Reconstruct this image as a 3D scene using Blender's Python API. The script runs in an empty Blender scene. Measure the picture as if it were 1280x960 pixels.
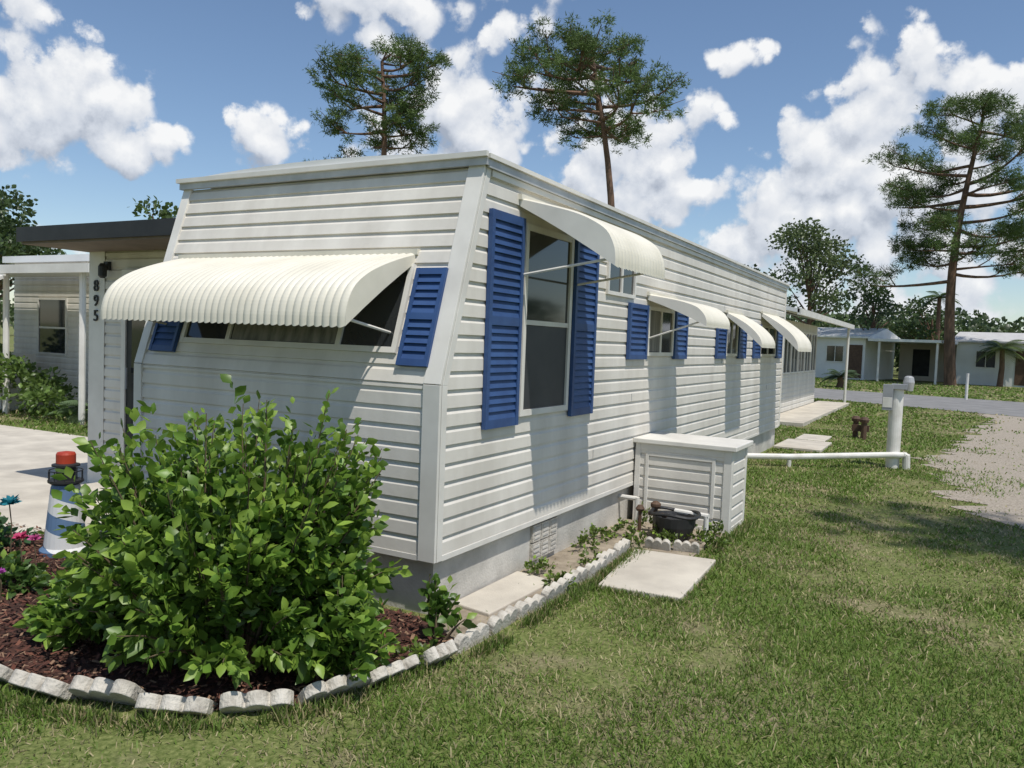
import bpy, math, random
import numpy as np
from mathutils import Vector, Matrix
random.seed(7); rng=np.random.default_rng(11)
S=bpy.context.scene
col=S.collection

# ------------------------------------------------------------------ materials
def mat(name,c1,c2=None,scale=4.,rough=.6,bump=0.,bscale=60.,metal=0.,spec=.4,vcol=False,transl=0.,stretch=(1,1,1),detail=3,c3=None,lo=.35,hi=.65):
    m=bpy.data.materials.new(name); m.use_nodes=True; nt=m.node_tree; N=nt.nodes; L=nt.links
    b=N["Principled BSDF"]; out=N["Material Output"]
    b.inputs["Roughness"].default_value=rough; b.inputs["Metallic"].default_value=metal
    b.inputs["Specular IOR Level"].default_value=spec
    geo=N.new("ShaderNodeNewGeometry"); mp=N.new("ShaderNodeMapping"); mp.inputs["Scale"].default_value=stretch
    L.new(geo.outputs["Position"],mp.inputs["Vector"])
    if c2 is None: c2=tuple(x*.85 for x in c1)
    n=N.new("ShaderNodeTexNoise"); n.inputs["Scale"].default_value=scale; n.inputs["Detail"].default_value=detail; n.inputs["Roughness"].default_value=.6
    L.new(mp.outputs[0],n.inputs["Vector"])
    r=N.new("ShaderNodeValToRGB"); r.color_ramp.elements[0].position=lo; r.color_ramp.elements[1].position=hi
    r.color_ramp.elements[0].color=(*c1,1); r.color_ramp.elements[1].color=(*c2,1)
    if c3 is not None:
        e=r.color_ramp.elements.new((lo+hi)/2); e.color=(*c3,1)
    L.new(n.outputs["Fac"],r.inputs[0]); csock=r.outputs[0]
    if vcol:
        a=N.new("ShaderNodeAttribute"); a.attribute_name="Col"
        mx=N.new("ShaderNodeMix"); mx.data_type='RGBA'; mx.blend_type='MULTIPLY'; mx.inputs[0].default_value=1
        L.new(csock,mx.inputs[6]); L.new(a.outputs["Color"],mx.inputs[7]); csock=mx.outputs[2]
    L.new(csock,b.inputs["Base Color"])
    if bump>0:
        n2=N.new("ShaderNodeTexNoise"); n2.inputs["Scale"].default_value=bscale; n2.inputs["Detail"].default_value=3
        L.new(geo.outputs["Position"],n2.inputs["Vector"])
        bp=N.new("ShaderNodeBump"); bp.inputs["Strength"].default_value=bump; bp.inputs["Distance"].default_value=.01
        L.new(n2.outputs["Fac"],bp.inputs["Height"]); L.new(bp.outputs[0],b.inputs["Normal"])
    if transl>0:
        t=N.new("ShaderNodeBsdfTranslucent"); ms=N.new("ShaderNodeMixShader"); ms.inputs[0].default_value=transl
        L.new(csock,t.inputs[0]); L.new(b.outputs[0],ms.inputs[1]); L.new(t.outputs[0],ms.inputs[2]); L.new(ms.outputs[0],out.inputs[0])
    return m

M_side=mat("siding_vinyl",(.73,.695,.625),(.60,.565,.50),scale=1.8,rough=.5,bump=.08,bscale=25,stretch=(1.6,1.6,.5),detail=6)
M_trim=mat("trim_white",(.74,.715,.655),(.64,.615,.56),scale=3,rough=.45)
M_metal=mat("drip_edge",(.50,.50,.49),(.40,.40,.39),scale=6,rough=.4,metal=.3)
M_awn=mat("awning_cream",(.74,.70,.59),(.64,.605,.50),scale=2.5,rough=.45,detail=5)
M_awnw=mat("awning_white",(.76,.735,.67),(.64,.615,.56),scale=2.5,rough=.45)
M_blue=mat("shutter_blue",(.038,.088,.225),(.028,.065,.178),scale=5,rough=.5)
M_glass=mat("window_glass",(.012,.015,.018),(.03,.034,.036),scale=1.2,rough=.06,spec=.9)
M_screen=mat("window_screen",(.045,.047,.05),(.03,.032,.035),scale=3,rough=.5)
M_curtain=mat("curtain",(.25,.24,.22),(.12,.12,.11),scale=3,rough=.8,stretch=(6,6,.4))
M_found=mat("foundation_block",(.62,.59,.53),(.42,.40,.355),scale=3,rough=.9,bump=.35,bscale=60,detail=6)
M_conc=mat("concrete",(.60,.55,.46),(.44,.40,.335),scale=2.2,rough=.9,bump=.25,bscale=90,detail=7)
M_stone=mat("edging_concrete",(.62,.58,.51),(.24,.215,.18),scale=9,rough=.95,bump=.8,bscale=60,c3=(.50,.465,.40),detail=7,lo=.30,hi=.74)
M_mulch=mat("mulch",(.030,.014,.009),(.10,.042,.028),scale=28,rough=.95,bump=1,bscale=60,c3=(.055,.022,.015))
M_chip=mat("mulch_chip",(1,1,1),(.8,.8,.8),scale=30,rough=.9,vcol=True)
M_dirt=mat("sandy_dirt",(.38,.32,.24),(.19,.155,.11),scale=6,rough=.95,bump=.6,bscale=70,detail=6)
M_asph=mat("asphalt",(.24,.235,.225),(.18,.176,.17),scale=1.5,rough=.9,bump=.3,bscale=80)
M_black=mat("black_metal",(.02,.02,.021),(.03,.03,.03),scale=5,rough=.5)
M_dark=mat("dark_opening",(.015,.015,.016),(.03,.03,.03),scale=3,rough=.7)
M_pvc=mat("pvc_white",(.74,.72,.67),(.58,.56,.50),scale=5,rough=.5,detail=5)
M_grey=mat("grey_box",(.32,.33,.34),(.26,.27,.28),scale=6,rough=.5)
M_brown=mat("brown_paint",(.11,.065,.04),(.08,.045,.028),scale=7,rough=.7)
M_bark=mat("pine_bark",(.20,.12,.08),(.095,.06,.04),scale=5,rough=.95,bump=.8,bscale=14,stretch=(1,1,.3))
M_need=mat("pine_needles",(1,1,1),(.8,.85,.8),scale=1,rough=.6,vcol=True,transl=.35,detail=1)
M_leaf=mat("leaf",(1,1,1),(.82,.85,.8),scale=5,rough=.42,spec=.5,vcol=True,transl=.38,detail=1)
M_twig=mat("twig",(.16,.12,.07),(.10,.075,.045),scale=20,rough=.9)
M_grass=mat("grass_blade",(1,1,1),(.85,.85,.85),scale=2,rough=.6,spec=.3,vcol=True,transl=.3,detail=1)
M_red=mat("red_cap",(.42,.05,.02),(.36,.04,.02),scale=9,rough=.5)
M_roofw=mat("white_metal_roof",(.74,.74,.72),(.64,.64,.62),scale=1,rough=.5)
M_soffit=mat("soffit",(.22,.17,.13),(.17,.13,.10),scale=4,rough=.7)
M_petal=mat("petal",(1,1,1),(.9,.9,.9),scale=9,rough=.6,vcol=True,transl=.2)

# ------------------------------------------------------------------ mesh helpers
class MB:
    def __init__(s): s.v=[]; s.f=[]; s.m=[]; s.mats=[]
    def mi(s,m):
        if m not in s.mats: s.mats.append(m)
        return s.mats.index(m)
    def add(s,vs,fs,m):
        k=len(s.v); s.v+= [tuple(x) for x in vs]; i=s.mi(m)
        for f in fs: s.f.append(tuple(k+a for a in f)); s.m.append(i)
    def box(s,a,b,m):
        x0,y0,z0=a; x1,y1,z1=b
        s.add([(x0,y0,z0),(x1,y0,z0),(x1,y1,z0),(x0,y1,z0),(x0,y0,z1),(x1,y0,z1),(x1,y1,z1),(x0,y1,z1)],
              [(0,3,2,1),(4,5,6,7),(0,1,5,4),(1,2,6,5),(2,3,7,6),(3,0,4,7)],m)
    def obox(s,O,U,V,N,u0,u1,v0,v1,n0,n1,m):
        O,U,V,N=map(Vector,(O,U,V,N)); vs=[]
        for n in (n0,n1):
            for (u,v) in ((u0,v0),(u1,v0),(u1,v1),(u0,v1)): vs.append(O+U*u+V*v+N*n)
        s.add(vs,[(0,3,2,1),(4,5,6,7),(0,1,5,4),(1,2,6,5),(2,3,7,6),(3,0,4,7)],m)
    def prism(s,pts,d,m):
        n=len(pts); pts=[Vector(p) for p in pts]; d=Vector(d)
        s.add(pts+[p+d for p in pts],[tuple(range(n))[::-1],tuple(range(n,2*n))]+[(i,(i+1)%n,n+(i+1)%n,n+i) for i in range(n)],m)
    def tube(s,pts,rads,m,k=10,cap=True):
        pts=[Vector(p) for p in pts]; vs=[];fs=[]
        if not hasattr(rads,'__len__'): rads=[rads]*len(pts)
        rads=[float(r) for r in rads]
        for i,p in enumerate(pts):
            t=(pts[min(i+1,len(pts)-1)]-pts[max(i-1,0)]).normalized()
            a=Vector((0,0,1)) if abs(t.z)<.9 else Vector((1,0,0))
            e1=t.cross(a).normalized(); e2=t.cross(e1)
            for j in range(k):
                th=2*math.pi*j/k; vs.append(p+(e1*math.cos(th)+e2*math.sin(th))*rads[i])
        for i in range(len(pts)-1):
            for j in range(k): fs.append((i*k+j,i*k+(j+1)%k,(i+1)*k+(j+1)%k,(i+1)*k+j))
        if cap: fs.append(tuple(range(k))[::-1]); fs.append(tuple((len(pts)-1)*k+j for j in range(k)))
        s.add(vs,fs,m)
    def lathe(s,c,prof,m,k=20):
        vs=[];fs=[]
        for (r,z) in prof:
            for j in range(k):
                th=2*math.pi*j/k; vs.append((c[0]+r*math.cos(th),c[1]+r*math.sin(th),c[2]+z))
        for i in range(len(prof)-1):
            for j in range(k): fs.append((i*k+j,i*k+(j+1)%k,(i+1)*k+(j+1)%k,(i+1)*k+j))
        fs.append(tuple((len(prof)-1)*k+j for j in range(k)))
        s.add(vs,fs,m)
    def obj(s,name,parent=None,smooth=False,bevel=0):
        me=bpy.data.meshes.new(name); me.from_pydata(s.v,[],s.f)
        for m in s.mats: me.materials.append(m)
        me.polygons.foreach_set("material_index",s.m)
        if smooth: me.polygons.foreach_set("use_smooth",[True]*len(s.f))
        me.update()
        o=bpy.data.objects.new(name,me); col.objects.link(o)
        if parent: o.parent=parent
        if bevel:
            b=o.modifiers.new("bevel","BEVEL"); b.width=bevel; b.segments=2; b.limit_method='ANGLE'
        return o
def empty(name):
    o=bpy.data.objects.new(name,None); col.objects.link(o); o.empty_display_size=.2; return o
def np_mesh(name,V,F,C,m,parent=None):
    me=bpy.data.meshes.new(name); n=len(V); k=len(F)
    me.vertices.add(n); me.vertices.foreach_set("co",V.astype(np.float32).ravel())
    me.loops.add(k*3); me.loops.foreach_set("vertex_index",F.astype(np.int32).ravel())
    me.polygons.add(k); me.polygons.foreach_set("loop_start",np.arange(0,3*k,3,dtype=np.int32)); me.polygons.foreach_set("loop_total",np.full(k,3,dtype=np.int32))
    me.update(calc_edges=True)
    a=me.color_attributes.new("Col","FLOAT_COLOR","POINT"); cc=np.ones((n,4),np.float32); cc[:,:3]=C; a.data.foreach_set("color",cc.ravel())
    me.materials.append(m); o=bpy.data.objects.new(name,me); col.objects.link(o)
    if parent: o.parent=parent
    return o
def unit(a): return a/np.maximum(np.linalg.norm(a,axis=-1,keepdims=True),1e-9)
_g=rng.random((256,256))
def vnoise(x,y,s):
    x=x/s+100;y=y/s+100; xi=np.floor(x).astype(int);yi=np.floor(y).astype(int);fx=x-xi;fy=y-yi
    fx=fx*fx*(3-2*fx);fy=fy*fy*(3-2*fy)
    g=lambda a,b:_g[a%256,b%256]
    return (g(xi,yi)*(1-fx)+g(xi+1,yi)*fx)*(1-fy)+(g(xi,yi+1)*(1-fx)+g(xi+1,yi+1)*fx)*fy
def fbm(x,y,s): return .5*vnoise(x,y,s)+.3*vnoise(x+7,y+3,s/2.3)+.2*vnoise(x-5,y+9,s/5.1)

# ------------------------------------------------------------------ siding / shutters / windows / awnings
def siding(mb,O,U,V,N,u0f,u1f,v0,v1,m,course=.105):
    O,U,V,N=map(Vector,(O,U,V,N)); v=v0
    while v<v1-1e-4:
        c=min(course,v1-v); dn=random.uniform(-.0012,.0012)
        prof=[(0,.002),(0,.016+dn),(.66*c,.014+dn),(.80*c,.005),(c,.002)]
        vs=[]
        for (dv,n) in prof:
            a=u0f(v+dv);b=u1f(v+dv)
            vs.append(O+U*a+V*(v+dv)+N*n); vs.append(O+U*b+V*(v+dv)+N*n)
        mb.add(vs,[(2*i,2*i+1,2*i+3,2*i+2) for i in range(len(prof)-1)],m)
        v+=c
def shutter(mb,O,U,V,N,u0,u1,v0,v1,n0=.018,panels=2,slat=.045):
    w=.035 if (u1-u0)>.3 else .025; t=.028
    bx=lambda a,b,c,d,e,f:mb.obox(O,U,V,N,a,b,c,d,e,f,M_blue)
    bx(u0,u0+w,v0,v1,n0,n0+t); bx(u1-w,u1,v0,v1,n0,n0+t)
    h=v1-v0; rw=.055 if h>.8 else .04
    bx(u0+w,u1-w,v0,v0+rw,n0,n0+t-.002); bx(u0+w,u1-w,v1-rw,v1,n0,n0+t-.002)
    if panels==2: bx(u0+w,u1-w,v0+h*.5-rw/2,v0+h*.5+rw/2,n0,n0+t-.002)
    bx(u0+w,u1-w,v0+rw,v1-rw,n0,n0+.006)
    O_,U_,V_,N_=map(Vector,(O,U,V,N))
    segs=[(v0+rw,v1-rw)] if panels==1 else [(v0+rw,v0+h*.5-rw/2),(v0+h*.5+rw/2,v1-rw)]
    for a,b in segs:
        k=max(3,int((b-a)/slat)); d=(b-a)/k
        for i in range(k):
            p=[O_+U_*(u0+w)+V_*(a+i*d)+N_*(n0+.024),O_+U_*(u1-w)+V_*(a+i*d)+N_*(n0+.024),
               O_+U_*(u1-w)+V_*(a+(i+1)*d)+N_*(n0+.008),O_+U_*(u0+w)+V_*(a+(i+1)*d)+N_*(n0+.008)]
            q=[O_+U_*(u0+w)+V_*(a+i*d)+N_*(n0+.007),O_+U_*(u1-w)+V_*(a+i*d)+N_*(n0+.007)]
            mb.add(p+q,[(0,1,2,3),(4,5,1,0)],M_blue)
def window(mb,O,U,V,N,u0,u1,v0,v1,vs=(),hs=(),fw=.035,gm=None,proud=.035):
    gm=gm or M_glass
    bx=lambda a,b,c,d,e,f,m:mb.obox(O,U,V,N,a,b,c,d,e,f,m)
    bx(u0,u0+fw,v0,v1,0,proud,M_trim); bx(u1-fw,u1,v0,v1,0,proud,M_trim)
    bx(u0+fw,u1-fw,v0,v0+fw,0,proud-.002,M_trim); bx(u0+fw,u1-fw,v1-fw,v1,0,proud-.002,M_trim)
    bx(u0+fw,u1-fw,v0+fw,v1-fw,0,.0185,gm)
    for a in vs: bx(a-.018,a+.018,v0+fw,v1-fw,.012,proud-.004,M_trim)
    for a in hs: bx(u0+fw,u1-fw,a-.016,a+.016,.012,proud-.006,M_trim)
def smoothprof(p,n=4):
    out=[]
    for i in range(len(p)-1):
        p0=p[max(i-1,0)];p1=p[i];p2=p[i+1];p3=p[min(i+2,len(p)-1)]
        for k in range(n):
            t=k/n
            out.append(tuple(.5*((2*p1[j])+(-p0[j]+p2[j])*t+(2*p0[j]-5*p1[j]+4*p2[j]-p3[j])*t*t+(-p0[j]+3*p1[j]-3*p2[j]+p3[j])*t**3) for j in (0,1)))
    out.append(p[-1]); return out
def awning(name,parent,O,W,width,OUT,prof,m,pitch=.062,amp=.011,arms=None,mgore=None):
    O,W,OUT=map(Vector,(O,W,OUT)); mgore=mgore or m; Z=Vector((0,0,1)); P=smoothprof(prof)
    nr=[]
    for i in range(len(P)):
        a=P[max(i-1,0)];b=P[min(i+1,len(P)-1)]; t=Vector((b[0]-a[0],-(b[1]-a[1]))).normalized(); nr.append((-t.y,t.x))
    ribs=max(4,round(width/pitch)); per=6; nu=ribs*per+1; mb=MB(); vs=[]
    for i,(o,d) in enumerate(P):
        for k in range(nu):
            ph=(k%per)/per; a=amp*math.sin(math.pi*ph)
            dd=d+(0 if i<len(P)-1 else .010*math.sin(math.pi*ph))
            vs.append(O+W*(width*k/(nu-1))+OUT*(o+nr[i][0]*a)+Z*(-dd+nr[i][1]*a))
    fs=[(i*nu+k,i*nu+k+1,(i+1)*nu+k+1,(i+1)*nu+k) for i in range(len(P)-1) for k in range(nu-1)]
    mb.add(vs,fs,m)
    lower=[(P[-1][0]*t,P[-1][1]*t+.045*(1-t)-.012*math.sin(math.pi*t)) for t in (0.,.25,.5,.75)]
    for u,th in ((-.004,.004),(width,.004)):
        pts=[O+W*u+OUT*o+Z*(-d) for o,d in P]+[O+W*u+OUT*o+Z*(-d) for o,d in reversed(lower)]
        mb.prism(pts,W*th,mgore)
    mb.obox(O,W,Z,OUT,-.02,width+.02,-.005,.03,-.02,.02,m)
    tip=P[-1]
    a=O+OUT*(tip[0]-.012)+Z*(-tip[1]+.015); mb.tube([a,a+W*width],.007,m,6)
    for (u,zz) in arms or []:
        mb.tube([O+W*u+Z*(-zz),O+W*u+OUT*(tip[0]-.03)+Z*(-tip[1]+.05)],.009,M_trim,6)
    return mb.obj(name,parent)

# ================================================================== MOBILE HOME
home=empty("mobile_home")
WD=2.58; LEN=10.1; ZB=.36; ZT=2.62; ZK=1.33; SL=.31
ys=lambda z: max(0,(z-ZK)*SL)
mb=MB()
e=.004
pts=[(-WD+e,e,ZB+.01),(-WD+e,e,ZK),(-WD+e,ys(ZT)+e,ZT),(-WD+e,LEN,ZT),(-WD+e,LEN,ZB+.01)]
mb.prism(pts,(WD-2*e,0,0),M_side)
mb.obj("wall_core",home)
mb=MB()
siding(mb,(0,0,0),(0,1,0),(0,0,1),(1,0,0),lambda z:ys(z),lambda z:LEN,ZB,ZT,M_side)
siding(mb,(0,0,0),(1,0,0),(0,0,1),(0,-1,0),lambda z:-WD,lambda z:0,ZB,ZK,M_side)
VS=Vector((0,SL,1)).normalized(); NS=Vector((0,-1,SL)).normalized(); LS=(ZT-ZK)*math.sqrt(1+SL*SL)
siding(mb,(0,0,ZK),(1,0,0),VS,NS,lambda z:-WD,lambda z:0,0,LS,M_side)
siding(mb,(-WD,0,0),(0,1,0),(0,0,1),(-1,0,0),lambda z:ys(z),lambda z:LEN,ZB,ZT,M_side)
mb.obj("siding",home)
mb=MB()
for x0,x1 in ((-.095,.02),(-WD-.02,-WD+.06)):
    mb.obox((0,0,0),(1,0,0),(0,0,1),(0,-1,0),x0,x1,ZB-.03,ZK+.002,.004,.026,M_trim)
    mb.obox((0,0,ZK),(1,0,0),VS,NS,x0,x1,.0,LS,.004,.026,M_trim)
mb.prism([(0.0185,-.003,ZB-.03),(0.0185,.05,ZB-.03),(0.0185,.05,ZK),(0.0185,-.003,ZK)],(.004,0,0),M_trim)
mb.prism([(0.0185,-.003,ZK),(0.0185,.05,ZK),(0.0185,ys(ZT)+.05,ZT),(0.0185,ys(ZT)-.003,ZT)],(.004,0,0),M_trim)
mb.box((.004,LEN-.06,ZB-.02),(.024,LEN+.02,ZT),M_trim)
mb.box((.004,.05,ZB-.035),(.02,LEN-.06,ZB-.001),M_trim)
mb.box((-WD+.06,-.02,ZB-.035),(-.095,-.004,ZB-.001),M_trim)
mb.obj("corner_trim",home,bevel=.003)
mb=MB()
for (yj,zj) in ((3.02,7),(3.02,13),(6.1,4),(6.1,10),(6.1,16),(4.8,1),(7.6,12),(8.9,6),(2.2,3)):
    z=ZB+zj*.105; mb.box((.0145,yj,z+.002),(.0175,yj+.004,z+.07),M_grey)
mb.obj("siding_joints",home)
# roof
mb=MB()
yr=ys(ZT)-.03
xs=np.linspace(-WD-.04,.045,13)
zc=lambda x: .06*(1-((x+WD/2)/(WD/2+.05))**2)
vs=[];fs=[]
for y in (yr-.02,LEN+.05):
    for x in xs: vs.append((x,y,ZT+.06+zc(x)))
    for x in xs: vs.append((x,y,ZT+.055))
n=len(xs)
for i in range(n-1):
    fs.append((i,i+1,2*n+i+1,2*n+i)); fs.append((i,n+i,n+i+1,i+1))
mb.add(vs,fs,M_roofw)
mb.box((-WD-.04,yr-.02,ZT),(.045,yr+.012,ZT+.058),M_metal)
mb.box((-WD-.05,yr-.045,ZT+.045),(.055,yr-.0205,ZT+.075),M_trim)
mb.box((.024,yr+.013,ZT-.01),(.045,LEN+.05,ZT+.055),M_metal)
mb.box((.0455,yr-.01,ZT+.04),(.062,LEN+.05,ZT+.066),M_trim)
mb.box((.018,ys(ZT)+.05,ZT-.05),(.028,LEN,ZT-.012),M_trim)
mb.tube([(-.7,5.6,ZT+.05),(-.7,5.6,ZT+.32)],.04,M_pvc,12)
mb.lathe((-.7,5.6,ZT+.3),[(.06,0),(.06,.03),(.02,.06)],M_pvc,12)
mb.lathe((-1.6,7.6,ZT+.05),[(.12,0),(.12,.1),(.18,.12),(.16,.2),(.05,.24)],M_metal,14)
mb.obj("roof",home)
mb=MB()
mb.box((-WD+.05,.05,-.1),(-.035,LEN-.05,ZB+.005),M_found)
mb.obj("foundation",home)
mb=MB()
for j in range(2):
    for i in range(3):
        y0=1.25+i*.135; z0=.05+j*.13
        mb.box((-.034,y0,z0),(-.012,y0+.125,z0+.12),M_stone)
        for q in range(3): mb.box((-.0115,y0+.02,z0+.02+q*.033),(-.008,y0+.105,z0+.035+q*.033),M_found)
mb.obj("foundation_vent",home)
SO=((0,0,0),(0,1,0),(0,0,1),(1,0,0))
mb=MB()
window(mb,*SO,.90,1.64,1.10,2.36,hs=(1.72,),fw=.04)
mb.obox(*SO,.945,1.595,1.145,1.70,.019,.0205,M_screen)
window(mb,*SO,2.32,2.96,2.00,2.34,vs=(2.64,),fw=.03)
window(mb,*SO,3.34,4.10,1.50,1.96,vs=(3.72,))
mb.obox(*SO,3.38,3.70,1.54,1.92,.019,.0205,M_curtain)
window(mb,*SO,6.24,6.82,1.50,1.96,vs=(6.53,))
window(mb,*SO,8.24,9.36,1.50,1.96,vs=(8.8,))
mb.obj("side_window",home)
mb=MB()
for a,b,c,d in ((.44,.86,1.05,2.38),(1.68,2.09,1.05,2.38)): shutter(mb,*SO,a,b,c,d)
for a,b in ((2.83,3.30),(4.13,4.55),(5.77,6.2),(6.86,7.29),(7.78,8.2),(9.40,9.85)): shutter(mb,*SO,a,b,1.47,1.96,panels=1,slat=.05)
mb.obj("side_shutters",home)
FO=((0,0,ZK),(1,0,0),VS,NS); k=math.sqrt(1+SL*SL); tv=lambda z:(z-ZK)*k
mb=MB()
window(mb,*FO,-2.18,-.33,tv(1.49),tv(2.02),vs=(-1.73,-.78),fw=.035)
mb.obox(*FO,-1.70,-.81,tv(1.53),tv(1.98),.019,.0205,M_curtain)
mb.obj("front_window",home)
mb=MB()
shutter(mb,*FO,-.30,-.085,tv(1.42),tv(1.99),panels=2,slat=.04)
shutter(mb,*FO,-2.46,-2.21,tv(1.42),tv(1.99),panels=2,slat=.04)
mb.obj("front_shutters",home)
pf=[(0,0),(.18,.05),(.34,.105),(.46,.16),(.55,.225),(.60,.30),(.622,.38),(.625,.45)]
awning("front_awning",home,(-2.42,.225,2.09),(1,0,0),2.07,(0,-1,0),pf,M_awn,pitch=.055,arms=[(.06,.5),(2.01,.5)])
pf1=[(0,0),(.2,.05),(.38,.10),(.50,.15),(.60,.215),(.65,.30),(.665,.37),(.665,.43)]
awning("side_awning_1",home,(.02,.82,2.50),(0,1,0),.93,(1,0,0),pf1,M_awn,pitch=.06,arms=[(.04,.48),(.88,.48)],mgore=M_awnw)
pf2=[(0,0),(.18,.03),(.33,.06),(.45,.10),(.52,.16),(.55,.22),(.55,.27)]
awning("side_awning_2",home,(.02,3.32,2.06),(0,1,0),.82,(1,0,0),pf2,M_awn,pitch=.06,arms=[(.04,.4)],mgore=M_awnw)
pf3=[(0,0),(.12,.06),(.24,.13),(.34,.21),(.41,.29),(.44,.36),(.44,.41)]
awning("side_awning_3",home,(.02,6.22,2.04),(0,1,0),.80,(1,0,0),pf3,M_awn,pitch=.06,mgore=M_awnw)
pf4=[(0,0),(.15,.08),(.30,.18),(.42,.28),(.50,.38),(.53,.47),(.53,.53)]
awning("side_awning_4",home,(.02,8.25,2.13),(0,1,0),1.2,(1,0,0),pf4,M_awn,pitch=.06,mgore=M_awnw)

# ---- porch addition on the far left
AY=1.20; AX0=-4.94; AT=2.30
mb=MB()
mb.box((AX0,AY+.004,0),(-WD-.03,AY+4.5,AT),M_side)
mb.obj("addition_wall_core",home)
mb=MB()
siding(mb,(0,AY,0),(1,0,0),(0,0,1),(0,-1,0),lambda z:AX0,lambda z:-WD-.03,.05,AT,M_side)
siding(mb,(AX0,AY,0),(0,1,0),(0,0,1),(-1,0,0),lambda z:0,lambda z:4.5,.05,AT,M_side)
mb.box((AX0-.02,AY-.02,0),(AX0+.22,AY-.0165,AT),M_trim)
mb.obj("addition_siding",home)
mb=MB()
mb.box((-4.42,AY-.05,.12),(-4.36,AY-.018,2.12),M_trim); mb.box((-3.56,AY-.05,.12),(-3.50,AY-.018,2.12),M_trim); mb.box((-4.36,AY-.05,2.06),(-3.56,AY-.019,2.12),M_trim)
mb.box((-4.36,AY-.035,.12),(-3.56,AY-.017,2.06),M_black)
mb.box((-4.28,AY-.037,.25),(-3.64,AY-.0355,1.05),M_dark); mb.box((-4.28,AY-.037,1.15),(-3.64,AY-.0355,1.98),M_glass)
mb.tube([(-4.31,AY-.07,1.0),(-4.31,AY-.07,1.2)],.012,M_grey,6)
mb.box((-4.5,AY-.5,0),(-3.4,AY-.05,.11),M_conc)
mb.obj("storm_door",home)
mb=MB()
mb.prism([(-5.0,.55,AT),(-5.0,AY+4.7,AT),(-5.0,AY+4.7,AT+.12),(-5.0,.55,AT+.12)],(5.0-WD-.06,0,0),M_soffit)
mb.box((-5.03,.52,AT+.02),(-WD-.06,.549,AT+.15),M_black); mb.box((-5.03,.55,AT+.02),(-5.001,AY+4.7,AT+.15),M_black)
mb.box((-5.0,.55,AT+.121),(-WD-.06,AY+4.7,AT+.14),M_black)
mb.obj("addition_roof",home)
mb=MB()
mb.box((-4.68,AY-.06,2.12),(-4.62,AY-.021,2.2),M_black); mb.lathe((-4.65,AY-.09,2.04),[(.02,0),(.04,.02),(.04,.11),(.02,.14)],M_black,10)
mb.obj("porch_lamp",home)
for i,ch in enumerate("895"):
    cu=bpy.data.curves.new("house_number","FONT"); cu.body=ch; cu.size=.155; cu.extrude=.006; cu.materials.append(M_black)
    o=bpy.data.objects.new("house_number_"+ch,cu); col.objects.link(o); o.parent=home
    o.location=(-4.875,AY-.03,1.92-i*.145); o.rotation_euler=(math.pi/2,0,0)

# ================================================================== UTILITY ENCLOSURE
box=empty("utility_enclosure")
bx0,bx1,by0,by1,bz=.03,.88,3.17,3.72,.74
mb=MB()
mb.box((bx0,by0+.004,.0),(bx1-.004,by1,bz),M_side)
siding(mb,(0,by0,0),(1,0,0),(0,0,1),(0,-1,0),lambda z:bx0,lambda z:bx1,.03,bz-.02,M_side,course=.10)
siding(mb,(bx1,0,0),(0,1,0),(0,0,1),(1,0,0),lambda z:by0,lambda z:by1,.03,bz-.02,M_side,course=.10)
mb.obj("cabinet_siding",box)
mb=MB()
t=.022
for a,b in ((bx0,bx0+.05),(bx1-.05,bx1+.02)): mb.box((a,by0-t,0),(b,by0-.003,bz-.02),M_trim)
mb.box((bx1+.003,by0-.003,0),(bx1+t,by0+.05,bz-.02),M_trim); mb.box((bx1+.003,by1-.05,0),(bx1+t,by1,bz-.02),M_trim)
mb.box((bx0+.05,by0-t+.002,.0),(bx1-.05,by0-.003,.04),M_trim); mb.box((bx0+.05,by0-t+.002,bz-.08),(bx1-.05,by0-.003,bz-.02),M_trim)
mb.box((bx0+.10,by0-t-.004,.12),(bx0+.13,by0-.003,bz-.10),M_trim);mb.box((bx1-.15,by0-t-.004,.12),(bx1-.12,by0-.003,bz-.10),M_trim)
mb.box((bx0+.13,by0-t-.004,bz-.13),(bx1-.15,by0-.003,bz-.10),M_trim)
mb.box((bx1+.003,by0+.05,.0),(bx1+t-.002,by1-.05,.05),M_trim)
mb.obj("cabinet_trim",box,bevel=.003)
mb=MB()
mb.box((bx0-.02,by0-.05,bz-.02),(bx1+.06,by1+.05,bz+.025),M_awnw)
mb.obj("cabinet_lid",box,bevel=.008)

# ================================================================== GROUND
def poly(name,pts,z,m,parent=None,thick=0):
    mb=MB()
    if thick: mb.prism([(x,y,z-thick) for x,y in pts],(0,0,thick),m)
    else: mb.add([(x,y,z) for x,y in pts],[tuple(range(len(pts)))],m)
    return mb.obj(name,parent,bevel=.008 if thick else 0)
mg=bpy.data.materials.new("lawn_soil"); mg.use_nodes=True; nt=mg.node_tree;N=nt.nodes;L=nt.links;b=N["Principled BSDF"];b.inputs["Roughness"].default_value=.95;b.inputs["Specular IOR Level"].default_value=.15
geo=N.new("ShaderNodeNewGeometry")
def noise(sc,d=5): 
    n=N.new("ShaderNodeTexNoise");n.inputs["Scale"].default_value=sc;n.inputs["Detail"].default_value=d;n.inputs["Roughness"].default_value=.65;L.new(geo.outputs["Position"],n.inputs["Vector"]);return n
def ramp(n,a,b_,lo,hi):
    r=N.new("ShaderNodeValToRGB");r.color_ramp.elements[0].position=lo;r.color_ramp.elements[1].position=hi;r.color_ramp.elements[0].color=(*a,1);r.color_ramp.elements[1].color=(*b_,1);L.new(n.outputs["Fac"],r.inputs[0]);return r
r1=ramp(noise(35,4),(.08,.11,.025),(.23,.25,.09),.35,.68)
r2=ramp(noise(60,4),(.12,.10,.055),(.36,.31,.19),.3,.7)
n3=ramp(noise(.9,4),(0,0,0),(1,1,1),.50,.66)
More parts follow.
